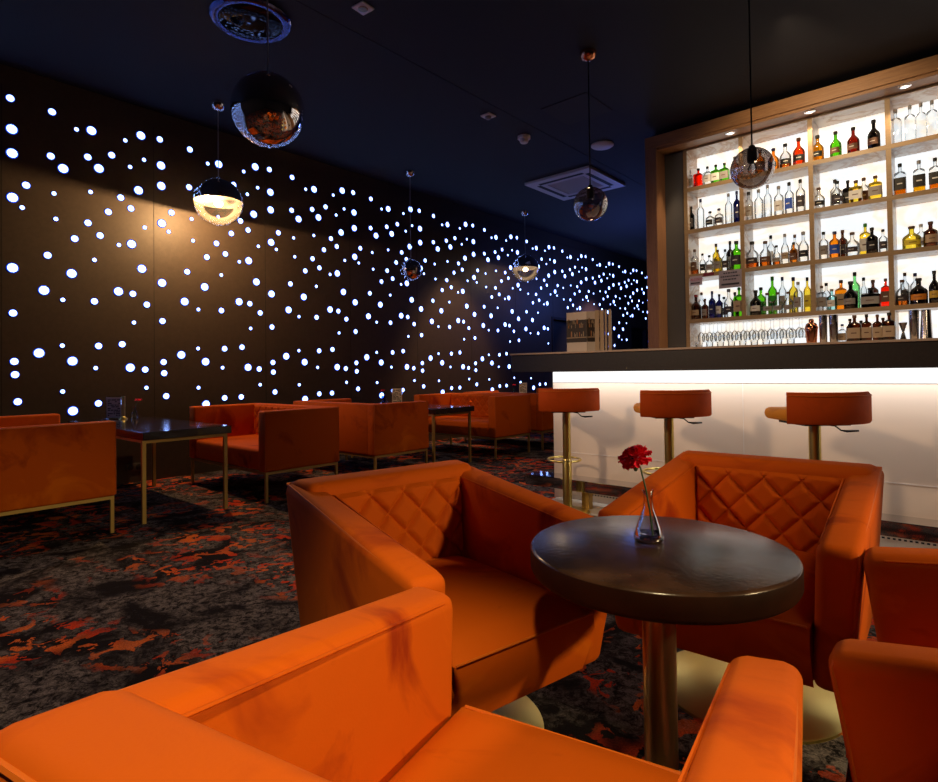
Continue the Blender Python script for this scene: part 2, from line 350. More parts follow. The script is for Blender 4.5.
# ---------------------------------------------------------------- pendant globes
def globe(name,x,y,z,r,kind,label,canopy='chrome',cable='cable'):
    t=empty(name,(x,y,z),label=label,cat='pendant lamp')
    n=32; prof=lambda a0,a1,m: [(r*sin(a0+(a1-a0)*i/m),-r*cos(a0+(a1-a0)*i/m)) for i in range(m+1)]
    if kind=='mirror':
        MB().lathe(prof(0,pi,32),48,cap=False).build('globe',M['mirror_ball'],t)
    elif kind=='half':
        MB().lathe(prof(pi/2,pi,16),48,cap=False).build('mirrored_cap',M['mirror_ball'],t)
        MB().lathe(prof(0,pi/2,16),48,cap=False).build('glass_bowl',M['lamp_glass'],t)
        MB().lathe([(r*.985,.004),(r*.3,.03),(0,.03)],40,cap=False).build('reflector',M['reflector'],t)
        MB().lathe([(0,-.05),(.03,-.043),(.045,-.02),(.04,.0),(.02,.012)],20).build('bulb',M['bulb'],t)
    else:
        MB().lathe(prof(0,pi,32),48,cap=False).build('globe',M['smoke_glass'],t)
        MB().lathe([(.03,r*.95),(.034,r*.5),(.03,r*.30),(0,r*.30)],20).build('socket',M['black'],t)
        MB().lathe([(0,-r*.30),(.024,-r*.22),(.032,0),(.018,r*.2),(.014,r*.3)],20).build('bulb',M['water_glass'],t)
    MB().lathe([(.022,r-.004),(.022,r+.012),(.010,r+.022),(.004,r+.025)],16).build('globe_cap',M[canopy] if canopy=='chrome' else M['black'],t)
    MB().tube([(0,0,r+.02),(0,0,ZC-z-.03)],.0055 if cable=='cable' else .006,8).build('cable',M[cable],t)
    MB().lathe([(.012,-.075),(.05,-.06),(.068,-.03),(.072,0)],28,c=(0,0,ZC-z)).build('canopy',M[canopy],t)
    return t
globe('globe_pendant',-3.49,2.00,2.80,.234,'mirror','largest mirrored globe pendant hanging at the upper left of the room')
globe('globe_pendant',-5.73,2.73,2.80,.234,'half','lit globe pendant with mirrored upper half against the dotted wall left of the largest globe')
globe('globe_pendant',-5.787,5.416,2.453,.145,'mirror','small mirrored globe pendant hanging lowest in front of the dotted wall')
globe('globe_pendant',-5.832,8.14,2.821,.229,'half','farther lit globe pendant with mirrored upper half, near the white air conditioner')
globe('globe_pendant',-2.484,4.434,2.486,.144,'smoke','smoked globe pendant on black cable with copper canopy in front of the air conditioner','copper','black')
globe('globe_pendant',-1.18,4.40,2.47,.144,'smoke','smoked globe pendant on black cable in front of the bottle shelves','copper','black')

# ---------------------------------------------------------------- bar counter
t=empty('bar_counter',(-2.7,4.14,0),label='long white front bar counter with thick dark top lit by a white strip',cat='bar counter')
def T(mb,name,m): 
    o=mb.build(name,m,t); o.location=(2.7,-4.14,0); return o
T(B((-2.70,4.14,.0),(3.2,4.62,1.05)),'front_panel',M['bar_white'])
T(B((-2.955,3.90,1.05),(3.3,4.80,1.192),.004,1),'fascia',M['bar_top'])
T(B((-2.965,3.89,1.192),(3.3,4.81,1.206),.002,1),'top_slab',M['bar_slab'])
T(B((-2.695,4.130,.962),(3.2,4.14,1.05),.004,2),'light_strip',emis('led_strip',(1,.99,.97),1.25))
jm=MB(); jm.box((-2.70,4.1385,.385),(3.2,4.14,.391))
for xx in (-1.2,.3,1.8): jm.box((xx,4.1385,.0),(xx+.004,4.14,1.05))
T(jm,'panel_joint',M['bar_joint'])
vm=MB()
for i in range(150):
    xx=-2.4+i*.026; vm.box((xx,4.1375,.060),(xx+.014,4.14,.070))
T(vm,'vent_slot',M['dark_slot'])
# foot rest
t2=empty('bar_foot_rest',(-2.7,3.95,0),label='mirror polished foot rest step along the bottom of the bar on gold feet',cat='foot rest')
def T2(mb,name,m): 
    o=mb.build(name,m,t2); o.location=(2.7,-3.95,0); return o
T2(B((-2.79,3.85,.142),(3.2,4.04,.226),.003,1),'step_board',M['mirror_kick'])
for xx in (-2.27,-1.25,.12): T2(B((xx-.03,3.90,.008),(xx+.03,3.96,.142)),'leg',M['gold_leg'])

# ---------------------------------------------------------------- back bar shelves
XS=[-2.49,-1.89,-1.235,-.60,.04,.68,1.30]; ZS=[3.57,3.10,2.62,2.11,1.60]
t=empty('bottle_shelf_unit',(-2.5,6.62,0),label='tall backlit bar shelving with bronze edges and marble lined bays full of bottles',cat='shelving')
def S(mb,name,m):
    o=mb.build(name,m,t); o.location=(2.5,-6.62,0); return o
S(B((-2.50,6.955,1.28),(1.30,6.99,3.57)),'backlit_panel',M['onyx'])
def board(a,b,name,front):
    mb=MB(); mb.box(a,b,0,1,0); 
    for i in range(len(mb.f)):
        ys=[mb.v[j][1] for j in mb.f[i]]
        if max(ys)-min(ys)<1e-5 and abs(ys[0]-a[1])<1e-5: mb.m[i]=1
    return S(mb,name,[M['marble'],front])
for i,z in enumerate(ZS): board((-2.512,6.62,z-.022),(1.32,6.955,z+.022),'shelf_board',M['shelf_edge'])
for i,x in enumerate(XS):
    for k in range(4): board((x-.021,6.621,ZS[k+1]+.022),(x+.021,6.955,ZS[k]-.022),'divider',M['shelf_edge'])
board((-2.512,6.621,1.28),(-2.468,6.955,1.578),'divider',M['shelf_edge'])
board((-.62,6.621,1.28),(-.58,6.955,1.578),'divider',M['shelf_edge'])
S(B((-2.735,6.64,0),(-2.513,6.98,3.57)),'side_panel',M['grey_wall'])
# portal frame
t=empty('walnut_portal',(-2.8,6.4,0),label='walnut frame with lit soffit around the bottle shelves',cat='shelf surround')
def Q(mb,name,m):
    o=mb.build(name,m,t); o.location=(2.8,-6.4,0); return o
Q(B((-2.869,6.40,0),(-2.735,7.04,3.60),.003,1),'post',M['wood_v'])
Q(B((-2.869,6.40,3.60),(1.6,6.99,3.735),.003,1),'crown',M['wood_h'])
Q(B((-2.735,6.42,3.57),(1.6,6.61,3.60)),'soffit',M['wood_h'])
for xx in (-1.954,-1.208,-.458,.29):
    sp=MB(); sp.lathe([(.028,-.004),(.045,-.004),(.05,0)],20,c=(xx,6.50,3.57),cap=False); sp.lathe([(.028,-.003),(0,-.003)],20,c=(xx,6.50,3.57),mi=1,cap=False)
    Q(sp,'soffit_spotlight',[M['chrome'],emis('soffit_lens',(1,.9,.75),5)])
Q(B((-2.86,6.62,3.735),(3.4,7.04,3.8)),'top_infill',M['ceiling'])
# back counter
t=empty('back_counter',(-2.5,6.3,0),label='dark back counter below the shelves behind the bar',cat='counter')
o=B((-2.70,6.34,1.24),(3.0,6.95,1.28),.003,1).build('worktop',M['bar_slab'],t); o.location=(2.5,-6.3,0)
o=B((-2.68,6.38,0),(3.0,6.61,1.24)).build('cupboard_front',M['wood_h'],t); o.location=(2.5,-6.3,0)
# signs
def words(txt,size,loc,m,parent,w=None):
    cu=bpy.data.curves.new('t','FONT'); cu.body=txt; cu.size=size; cu.extrude=.0006
    ob=bpy.data.objects.new('t',cu); C.objects.link(ob); dg=bpy.context.evaluated_depsgraph_get(); me=bpy.data.meshes.new_from_object(ob.evaluated_get(dg)); bpy.data.objects.remove(ob)
    me.materials.clear(); me.materials.append(m); o=link('lettering',me,parent); o.rotation_euler=(pi/2,0,0); o.location=loc
    return o
ink=mat('magenta_ink',(.45,.01,.10),.6); blk=mat('dark_ink',(.03,.03,.05),.6); lilac=mat('sign_card',(.50,.42,.55),.6)
o=empty('alcohol_sign',(-2.45,6.60,2.0),label='small pale sign with magenta writing fixed at the left end of the shelf edge',cat='sign')
B((0,0,0),(.135,.006,.105)).build('card',lilac,o); words('ALCOHOL',.032,(.006,-.001,.055),ink,o)
mb=MB(); mb.box((.010,-.001,.02),(.11,0,.032)); mb.build('print_line',blk,o)
o=B((-2.30,6.60,2.092),(-2.185,6.606,2.128)).build('shelf_tag',mat('maroon_tag',(.16,.01,.03),.5)); tag(o,'narrow maroon tag on the shelf edge between two pale signs','sign')
o=empty('notice_card',(-2.134,6.60,1.935),label='grey notice with three lines of print and a black bar on the shelf edge',cat='sign')
B((0,0,0),(.235,.006,.19)).build('card',mat('notice_grey',(.34,.30,.38),.6),o)
mb=MB(); 
for z,a,b in ((.155,.05,.19),(.118,.02,.215),(.085,.045,.185)):
    xx=a
    while xx<b:
        wd=random.uniform(.012,.03); mb.box((xx,-.001,z),(min(xx+wd,b),0,z+.014)); xx+=wd+.006
mb.box((.025,-.001,.03),(.21,0,.05)); mb.build('print_line',blk,o)
# ---------------------------------------------------------------- upholstery
def quilt(o00,o10,o01,o11,dw,dh,depth,nx=90,ny=48,flip=False,bow=0):
    """quilted pad between four corners (bottom left, bottom right, top left, top right)"""
    o00,o10,o01,o11=map(Vector,(o00,o10,o01,o11)); n=(o10-o00).cross(o01-o00).normalized()
    if flip: n=-n
    W=(o10-o00).length*.5+(o11-o01).length*.5; H=(o01-o00).length; vs=[];fs=[]
    for j in range(ny+1):
        for i in range(nx+1):
            a=i/nx; b=j/ny; p=(o00*(1-a)+o10*a)*(1-b)+(o01*(1-a)+o11*a)*b
            u=(a-.5)*W/dw; v=b*H/dh
            s=abs(sin(pi*(u+v))); t=abs(sin(pi*(u-v)))
            h=depth*(min(1,min(s,t)*1.6)**.45)
            e=min(1,min(a,1-a)*W/.012,min(b,1-b)*H/.012)
            vs.append(p+n*(h*e+bow*sin(pi*a)*sin(pi*b)))
    for j in range(ny):
        for i in range(nx):
            k=j*(nx+1)+i; fs.append((k,k+1,k+nx+2,k+nx+1))
    # closed back so that the pad has thickness
    m=len(vs); back=[p-n*.02 for p in (o00,o10,o11,o01)]
    mb=MB(); mb.add(vs,fs,0,True)
    mb.add(back,[(3,2,1,0)])
    return mb
V=M['velvet']
def armchair():
    t=empty('armchair')
    hb,ha,zb=.717,.612,.215; Y0,Y1=-.405,.383; WB,WF,TH=.352,.360,.105; q=.009
    for s in (-1,1):
        c=[(s*.318,Y0+.045,zb),(s*.322,Y1-.06,zb),(s*.232,Y1-.06,zb),(s*.232,Y0+.045,zb),
           (s*WB,Y0,hb),(s*WF,Y1,ha),(s*(WF-TH),Y1-.004,ha-.004),(s*(WB-TH),Y0+.01,hb-.004)]
        MB().hexa(c,.028,6).build('armrest',V,t)
        MB().tube([(s*(WB-TH-.002),Y0+.15,hb-.036),(s*(WF-TH+.004),Y1-.05,ha-.010)],.0028,6).build('seam',V,t)
        # piping along the outer top edge and down the front
        pts=[(s*(WB-q-.002),Y0+.02,hb-q-.002),(s*(WF-.0105),Y1-.040,ha-.0085),(s*(WF-.0125),Y1-.024,ha-.0105),(s*(WF-.0145),Y1-.0150,ha-.0155),(s*(WF-.0125),Y1-.0125,ha-.026),(s*(WF-.0115),Y1-.0150,ha-.045),(s*(.322-.008),Y1-.068,zb+.03)]
        MB().tube(pts,.0040,6).build('piping',M['piping'],t)
        e=WF-TH
        MB().tube([(s*(e+.0155),Y1-.0215,ha-.0195),(s*(e+.0125),Y1-.0170,ha-.030),(s*(e+.0110),Y1-.0190,ha-.048),(s*.241,Y1-.070,zb+.03)],.0034,6).build('piping',M['piping'],t)
    b=MB().hexa([(-.314,Y0+.045,zb),(.314,Y0+.045,zb),(.29,-.215,zb),(-.29,-.215,zb),
               (-WB+.004,Y0+.003,hb+.006),(WB-.004,Y0+.003,hb+.006),(.318,-.264,hb+.004),(-.318,-.264,hb+.004)],.032,6)
    b.build('backrest',V,t)
    MB().tube([(-WB+q,Y0+q,hb-q),(WB-q,Y0+q,hb-q)],.0045,6).build('piping',M['piping'],t)
    quilt((-.236,-.232,.405),(.236,-.232,.405),(-.246,-.2575,.682),(.246,-.2575,.682),.120,.128,.019,flip=True,nx=120,ny=64).build('quilted_back_pad',V,t)
    nx,ny=14,14; x0,x1,y0,y1,zt=-.238,.238,-.27,Y1-.020,.425
    mb=MB(); mb.box((x0,y0,zb+.004),(x1,y1-.05,zt-.03),.02,3)
    g=[];fs=[]
    for j in range(ny+1):
        for i in range(nx+1):
            a=i/nx;b_=j/ny; e=max(0,(1-(2*a-1)**6)*(1-(2*b_-1)**8))
            g.append((x0+(x1-x0)*a, y0+(y1-y0)*b_, zt-.035+.035*e**.5+.018*sin(pi*a)*sin(pi*b_)))
    for j in range(ny):
        for i in range(nx):
            k=j*(nx+1)+i; fs.append((k,k+1,k+nx+2,k+nx+1))
    mb.add(g,fs,0,True)
    rim=[g[ny*(nx+1)+i] for i in range(nx+1)]; low=[(p[0],p[1]-.042,zb+.006) for p in rim]; mid=[(p[0],p[1]+.006,p[2]-.05) for p in rim]
    n=nx+1; mb.add(rim+mid+low,[(i,i+1,n+i+1,n+i) for i in range(nx)]+[(n+i,n+i+1,2*n+i+1,2*n+i) for i in range(nx)],0,True)
    mb.build('seat_cushion',V,t)
    MB().tube([(x0+.006,y1+.001,zt-.034),(x1-.006,y1+.001,zt-.034)],.0035,6).build('piping',M['piping'],t)
    MB().lathe([(.035,.012),(.035,.19),(.10,.205),(.10,.216)],24).build('pedestal_column',M['gold'],t)
    MB().lathe([(.285,0),(.285,.008),(.277,.012),(.04,.016)],64).build('base_disc',M['gold'],t)
    return t
ch=armchair(); G='velvet armchairs around the round table'
spots=[((-1.218,1.272,0),radians(-101.2),'quilted orange velvet armchair left of the round table'),
       ((-.592,2.056,0),radians(181.9),'quilted orange velvet armchair behind the round table, its back to the bar'),
       ((-.484,.562,0),radians(11.9),'nearest orange velvet armchair, seen over its back in the lower left foreground'),
       ((.168,1.432,0),radians(93.0),'orange velvet armchair right of the round table, cut off by the picture edge')]
for i,(l,r,lab) in enumerate(spots):
    o=ch if i==0 else copy_tree(ch)
    o.location=l; o.rotation_euler=(0,0,r); tag(o,lab,'armchair',G)

# round table
t=empty('round_table',(-.571,1.306,0),label='round dark veneer pedestal table with the red carnation on it',cat='table')
tt=MB().lathe([(.2935,.6445),(.291,.6485),(.286,.650),(0,.650)],96,cap=False); tt.lathe([(0,.590),(.286,.590),(.291,.594),(.2945,.601),(.2945,.642),(.2935,.6445)],96,mi=1,cap=False); tt.build('tabletop',[M['table_top'],M['table_rim']],t)
MB().lathe([(.0375,.012),(.0375,.586),(.10,.586),(.10,.590)],32).build('pole',M['bronze'],t)
MB().lathe([(.215,0),(.215,.008),(.208,.012),(.0376,.014)],48).build('base_disc',M['bronze'],t)

# vase and carnation
vx,vy,vz=-.603,1.330,.6505
t=empty('flask_vase',(vx,vy,vz),label='small clear conical glass vase on the round table',cat='vase')
outer=[(0,0),(.030,0),(.0345,.004),(.0345,.012),(.030,.028),(.020,.056),(.0125,.078),(.0105,.095),(.0110,.112),(.0140,.122)]
inner=[(.0128,.1215),(.0098,.112),(.0092,.095),(.0110,.078),(.0185,.056),(.0285,.028),(.0325,.013),(.031,.0085),(0,.0080)]
MB().lathe(outer[1:],32,cap=False).build('vase_body',M['water_glass'],t)
MB().lathe([(0,.0008),(.029,.0008),(.0325,.005),(.0325,.011),(.029,.020),(.02,.015),(0,.013)],32,cap=False).build('thick_glass_foot',M['bright_glass'],t)
# petals
BL=(-.632,1.326,.846)
t=empty('carnation',(vx,vy,vz+.02),label='single red carnation leaning out of the glass vase',cat='flower')
def sub(pt): return (pt[0]-vx,pt[1]-vy,pt[2]-vz-.02)
MB().tube([sub((vx+.012,vy-.004,vz+.013)),sub((vx+.004,vy,vz+.07)),sub((vx-.005,vy,vz+.12)),sub((vx-.018,vy-.002,vz+.175)),sub((BL[0]+.006,BL[1],BL[2]-.022))],[.0022]*5,8).build('stem',M['green'],t)
MB().lathe([(.003,-.032),(.0075,-.022),(.009,-.010),(.011,.0)],12,c=sub(BL)).build('calyx',M['green'],t)
random.seed(3); pm=MB()
for ring,(cnt,rad,tilt,lift) in enumerate(((9,.038,-.35,-.004),(9,.040,.05,-.001),(9,.039,.40,.002),(8,.035,.75,.004),(8,.030,1.05,.006),(6,.024,1.3,.008),(5,.018,1.5,.010))):
    for k in range(cnt):
        a=2*pi*k/cnt+ring*.4+random.uniform(-.15,.15); R=rad*random.uniform(.9,1.08); tl=tilt+random.uniform(-.12,.12)
        nu,nv=8,5; vs=[];fs=[]
        for j in range(nv+1):
            for i in range(nu+1):
                q=(i/nu-.5)*1.15; rr=R*j/nv; ruff=.0035*(j/nv)**2*sin(i*2.4+k*1.7)+.0022*(j/nv)**2*sin(i*5.1+k)
                x=rr*cos(q); y_=rr*sin(q); zc=.25*rr*(1-j/nv)+ruff
                X=x*cos(tl)-zc*sin(tl); Z=x*sin(tl)*.8+zc*cos(tl)
                vs.append((X*cos(a)-y_*sin(a),X*sin(a)+y_*cos(a),Z+lift))
        for j in range(nv):
            for i in range(nu):
                p=j*(nu+1)+i; fs.append((p,p+1,p+nu+2,p+nu+1))
        rm=Matrix.Rotation(.25,3,'X')@Matrix.Rotation(-.25,3,'Y')
        vs=[tuple(rm@Vector(v)+Vector(sub(BL))) for v in vs]
        pm.add(vs,fs,0,True)
pm.build('bloom',M['red_petal'],t)

# ---------------------------------------------------------------- booth sofas and wall tables
def sofa():
    t=empty('booth_sofa'); W=.715; D=.37; zb,h=.25,.755
    for s in (-1,1):
        a,b=(-W,-W+.115) if s<0 else (W-.115,W)
        MB().box((a,-D,zb),(b,D,h),.018,3).build('armrest',V,t)
        x=s*(W-.004)
        MB().tube([(x,-D+.004,zb+.01),(x,-D+.004,h-.006),(x,D-.004,h-.006),(x,D-.004,zb+.01)],.004,6).build('piping',M['piping'],t)
    MB().box((-W+.1,-D,zb),(W-.1,-D+.12,h),.018,3).build('backrest',V,t)
    MB().tube([(-W+.01,-D+.004,h-.006),(W-.01,-D+.004,h-.006)],.004,6).build('piping',M['piping'],t)
    quilt((W-.12,-D+.118,.44),(-W+.12,-D+.118,.44),(W-.12,-D+.118,.74),(-W+.12,-D+.118,.74),.118,.13,.014,120,40).build('quilted_back_pad',V,t)
    mb=MB(); mb.box((-W+.11,-D+.1,zb+.002),(W-.11,D-.01,.435),.03,4)
    mb.build('seat_cushion',V,t)
    r=MB(); L,Dp,w_=W-.01,D-.012,.022
    r.box((-L,Dp-w_,zb-.022),(L,Dp,zb)); r.box((-L,-Dp,zb-.022),(L,-Dp+w_,zb)); r.box((-L,-Dp+w_,zb-.022),(-L+w_,Dp-w_,zb)); r.box((L-w_,-Dp+w_,zb-.022),(L,Dp-w_,zb))
    r.build('base_frame',M['gold_leg'],t)
    for sx in (-1,1):
        for sy in (-1,1):
            x=sx*(L-w_/2); y=sy*(Dp-w_/2); MB().box((x-w_/2,y-w_/2,0),(x+w_/2,y+w_/2,zb-.022)).build('leg',M['gold_leg'],t)
    return t
sf=sofa(); XC=-5.135
rows=[(1.02,0,'orange velvet booth sofa at the left picture edge, its plain side towards us'),
      (2.85,180,'orange velvet booth sofa facing the nearest wall table, quilted back visible'),
      (4.00,0,'orange velvet booth sofa back to back with the one facing the nearest wall table'),
      (5.87,180,'orange velvet booth sofa on the far side of the second wall table'),
      (6.88,0,'orange velvet booth sofa partly hidden behind the first bar stool'),
      (8.80,180,'farthest orange velvet booth sofa by the wall, only its top edge showing')]
for i,(y,a,lab) in enumerate(rows):
    o=sf if i==0 else copy_tree(sf)
    o.location=(XC,y,0); o.rotation_euler=(0,0,radians(a)); tag(o,lab,'sofa','booth sofas along the dotted wall')
def wtable():
    t=empty('wall_table'); a,b=.90,.325
    MB().box((-a,-b,.600),(a,b,.658),.003,1).build('tabletop',M['table_top_far'],t)
    w_=.026; L=.84; LB=-.60; r=MB()
    for s in (-1,1):
        y=s*(b-.012-w_/2); r.box((LB+w_/2,y-w_/2,.578),(L-w_/2,y+w_/2,.598))
    for sx in (-1,1):
        x=L if sx>0 else LB; r.box((x-w_/2,-b+.012,.574),(x+w_/2,b-.012,.600))
    r.build('base_frame',M['gold_leg'],t)
    for sx in (-1,1):
        for sy in (-1,1):
            x=L if sx>0 else LB; y=sy*(b-.012-w_/2); MB().box((x-w_/2,y-w_/2,0),(x+w_/2,y+w_/2,.574)).build('leg',M['gold_leg'],t)
    return t
wt=wtable()
for i,(y,lab) in enumerate(((1.895,'nearest dark glossy wall table on gold legs with a clear menu stand'),(4.84,'second dark wall table on gold legs between the booth sofas'),(7.82,'farthest dark wall table hidden behind the sofa backs'))):
    o=wt if i==0 else copy_tree(wt); o.location=(-5.36,y,0); tag(o,lab,'table','dark wall tables on gold legs')
# table top things
def mini_vase(x,y,z,lab,lab2,flop=1):
    t=empty('bud_vase',(x,y,z),label=lab,cat='vase')
    MB().lathe([(0,0),(.03,0),(.034,.006),(.02,.055),(.011,.085),(.013,.115)],20,cap=False).build('vase_body',M['water_glass'],t)
    f=empty('carnation',(x,y,z),label=lab2,cat='flower')
    MB().tube([(0,0,.01),(.0,.01*flop,.1),(-.005,.02*flop,.14),(-.004,.035*flop,.165)],.0022,6).build('stem',M['green'],f)
    pm=MB(); random.seed(5)
    for r_ in range(3):
        for k in range(8):
            a=k*pi/4+r_; R=.038-.008*r_; tl=.2+.45*r_
            p=[(0,0,0),(R*.7*cos(a-.3),R*.7*sin(a-.3),R*.5*sin(tl)),(R*cos(a),R*sin(a),R*sin(tl)+.003),(R*.7*cos(a+.3),R*.7*sin(a+.3),R*.5*sin(tl))]
            pm.add([(q[0]-.004,q[1]+.037*flop,q[2]+.165) for q in p],[(0,1,2,3)],0,True)
    pm.build('bloom',M['red_petal'],f)
def menu_stand(x,y,z,rz,w_,h_,lab,post='gold_leg',tone='paper'):
    t=empty('menu_stand',(x,y,z),rz,label=lab,cat='menu stand')
    B((-w_/2,-.004,.012),(w_/2,.004,h_)).build('menu_card',M[tone],t)
    mb=MB(); random.seed(11); zz=h_-.03
    while zz>.03:
        a=-w_/2+.012
        while a<w_/2-.02:
            l=random.uniform(.012,.05)
            if random.random()<.75: mb.box((a,-.0052,zz),(min(a+l,w_/2-.012),-.004,zz+.009))
            a+=l+.008
        zz-=.016
    mb.build('print_line',M['paper_dark'],t)
    mb=MB(); mb.box((-w_/2-.006,-.009,.0),(-w_/2,.009,h_+.006)); mb.box((w_/2,-.009,.0),(w_/2+.006,.009,h_+.006)); mb.box((-w_/2,-.009,h_),(w_/2,.009,h_+.006)); mb.box((-w_/2-.006,-.035,0),(w_/2+.006,.035,.008))
    mb.build('acrylic_holder',M['water_glass'],t)
    return t
RZ=radians(38)
menu_stand(-6.10,1.90,.658,RZ,.145,.205,'clear acrylic menu holder with a printed card on the nearest wall table')
t=empty('brass_menu_block',(-6.00,1.945,.658),RZ,label='upright brass bar with round foot beside the clear menu holder on the nearest wall table',cat='table stand')
MB().lathe([(.034,0),(.034,.008),(.018,.024),(.014,.03)],20).build('foot',M['gold'],t)
B((-.016,-.007,.028),(.016,.007,.215),.002,1).build('upright',M['gold'],t)
mini_vase(-6.02,2.045,.658,'little glass vase behind the brass bar on the nearest wall table','red carnation behind the brass bar on the nearest wall table')
menu_stand(-5.55,4.93,.658,RZ,.125,.205,'tan menu card stand on the second wall table seen over the sofa back')
mini_vase(-5.78,4.93,.658,'little glass vase left of the tan menu card on the second wall table','red carnation left of the tan menu card on the second wall table',-1)
t=empty('blue_tumbler',(-5.70,4.84,.658),label='small blue glass on the second wall table beside the tan menu card',cat='glass')
MB().lathe([(.026,0),(.034,.11)],20).build('tumbler_body',M['blue_glass'],t)
menu_stand(-5.70,7.84,.658,RZ,.125,.205,'menu card stand on the farthest wall table')
mini_vase(-5.84,7.76,.658,'little glass vase beside the menu card on the farthest wall table','red carnation beside the menu card on the farthest wall table')

# ---------------------------------------------------------------- bar stools (front = +y)
def stool():
    t=empty('bar_stool'); SV=M['stool_velvet']
    # curved low backrest: swept rounded slab
    n=16; vs=[];fs=[]; R=.30; th=.055
    mb=MB(); prof=[]
    for k in range(n+1):
        a=radians(-46+92*k/n)
        # shallow arc: nearly flat in the middle
        x=.222*sin(a)/sin(radians(46)); yb=-.235+.10*(1-cos(a))/(1-cos(radians(46)))
        prof.append((x,yb,a*.6))
    zl,zh=.765,.928; ring=[(0,zl+.012),(.010,zl),(th-.012,zl),(th,zl+.014),(th,zh-.018),(th-.016,zh),(.016,zh+.003),(0,zh-.014)]
    m=len(ring)
    for x,y,a in prof:
        for d_,z in ring: vs.append((x-d_*sin(a)*1.0,y+d_*cos(a),z))
    for k in range(n):
        for i in range(m): fs.append((k*m+i,(k+1)*m+i,(k+1)*m+(i+1)%m,k*m+(i+1)%m))
    fs.append(tuple(range(m))); fs.append(tuple(reversed(range(n*m,(n+1)*m))))
    mb.add(vs,fs,0,True); mb.build('backrest',SV,t)
    MB().tube([(x-.004*sin(a),y-.001,zh-.016) for x,y,a in prof],.0035,6).build('piping',M['piping'],t)
    MB().box((-.175,-.175,.768),(.175,.215,.835),.03,4).build('seat',M['seat_velvet'],t)
    MB().box((-.12,-.12,.752),(.12,.14,.768)).build('seat_plate',M['black'],t)
    MB().lathe([(.030,.40),(.030,.750)],24).build('outer_tube',M['gold'],t)
    MB().lathe([(.0345,.015),(.0345,.392),(.031,.40)],24).build('pole',M['gold'],t)
    MB().lathe([(.0352,.385),(.0352,.392)],24).build('collar',M['chrome'],t)
    pts=[(.125*sin(a),.135-.135*cos(a)*1.0,.375) for a in [2*pi*k/32 for k in range(32)]]
    fr=MB().tube(pts,.0085,8,closed=True); fr.build('foot_ring',M['gold'],t)
    MB().lathe([(.17,0),(.17,.008),(.16,.014),(.036,.022)],48).build('base_disc',M['gold'],t)
    MB().tube([(.03,-.03,.752),(.075,-.06,.745),(.10,-.07,.722),(.125,-.08,.718),(.175,-.1,.722)],[.004,.004,.004,.007,.005],8).build('height_lever',M['black'],t)
    return t
st=stool()
for i,((x,y),lab) in enumerate((((-2.335,3.755),'orange velvet bar stool at the left end of the bar'),((-1.515,3.67),'middle orange velvet bar stool behind the red carnation'),((-.685,3.63),'right-hand orange velvet bar stool, its back nearest the picture edge'))):
    o=st if i==0 else copy_tree(st); o.location=(x,y,.0); o.rotation_euler=(0,0,radians(41)); tag(o,lab,'bar stool','bar stools along the white bar')

# ---------------------------------------------------------------- menus on the bar
def leaf(name,x0,y0,x1,y1,h,lab,cat,photo=False):
    z=1.206; o=empty(name,(x0,y0,z),math.atan2(y1-y0,x1-x0),label=lab,cat=cat); L=math.hypot(x1-x0,y1-y0)
    B((0,-.003,0),(L,.003,h)).build('card',M['paper'],o)
    if photo:
        random.seed(9)
        B((0,-.0045,h*.24),(L,-.003,h*.80)).build('photo_print',M['paper_dark'],o)
        mb=MB()
        for k in range(26):
            a=random.uniform(.01,L-.02); zz=h*random.choice((.38,.60,.70)); mb.box((a,-.0052,zz),(a+random.uniform(.004,.010),-.0045,zz+random.uniform(.02,.045)),mi=random.choice((0,1,1)))
        mb.box((0,-.0052,h*.345),(L,-.0045,h*.37),mi=1)
        mb.build('printed_bottles',[M['paper_amber'],M['paper_tan']],o)
    else:
        B((L*.1,-.0045,.02),(L*.9,-.003,h-.03)).build('cover_print',M['paper_dark'],o)
    return o
m_=leaf('folded_menu',-2.470,4.00,-2.290,4.00,.312,'upright folded menu with a photo of bottles standing on the bar end','menu',True)
q=leaf('x',0,0,.12,0,.312,None,None,True); q.parent=m_; q.location=(.181,0,0); q.rotation_euler=(0,0,radians(35)); q.name='folded_page'
for k in list(q.children):
    k.parent=m_; k.matrix_local=Matrix.Translation((.181,0,0))@Matrix.Rotation(radians(35),4,'Z')
bpy.data.objects.remove(q)
nm=['first tan menu standing upright beside the folded photo menu','second tan upright menu in the row on the bar end','third tan upright menu in the row on the bar end','last tan upright menu, farthest right on the bar end']
for (x,w_),l in zip(((-2.237,.032),(-2.193,.028),(-2.150,.013),(-2.122,.020)),nm):
    o=empty('drinks_menu',(x,4.03,1.206),radians(116),label=l,cat='menu'); o['group']='menus standing on the bar end'
    B((0,-w_,0),(.20,-w_+.004,.318)).build('back_cover',M['paper'],o); B((0,-.004,0),(.20,0,.318)).build('front_cover',M['paper'],o)
    B((-.003,-w_,0),(.0,0,.318)).build('spine',M['paper_edge'],o)
    B((.02,.0,.04),(.18,.0012,.27)).build('cover_print',M['paper_dark'],o)

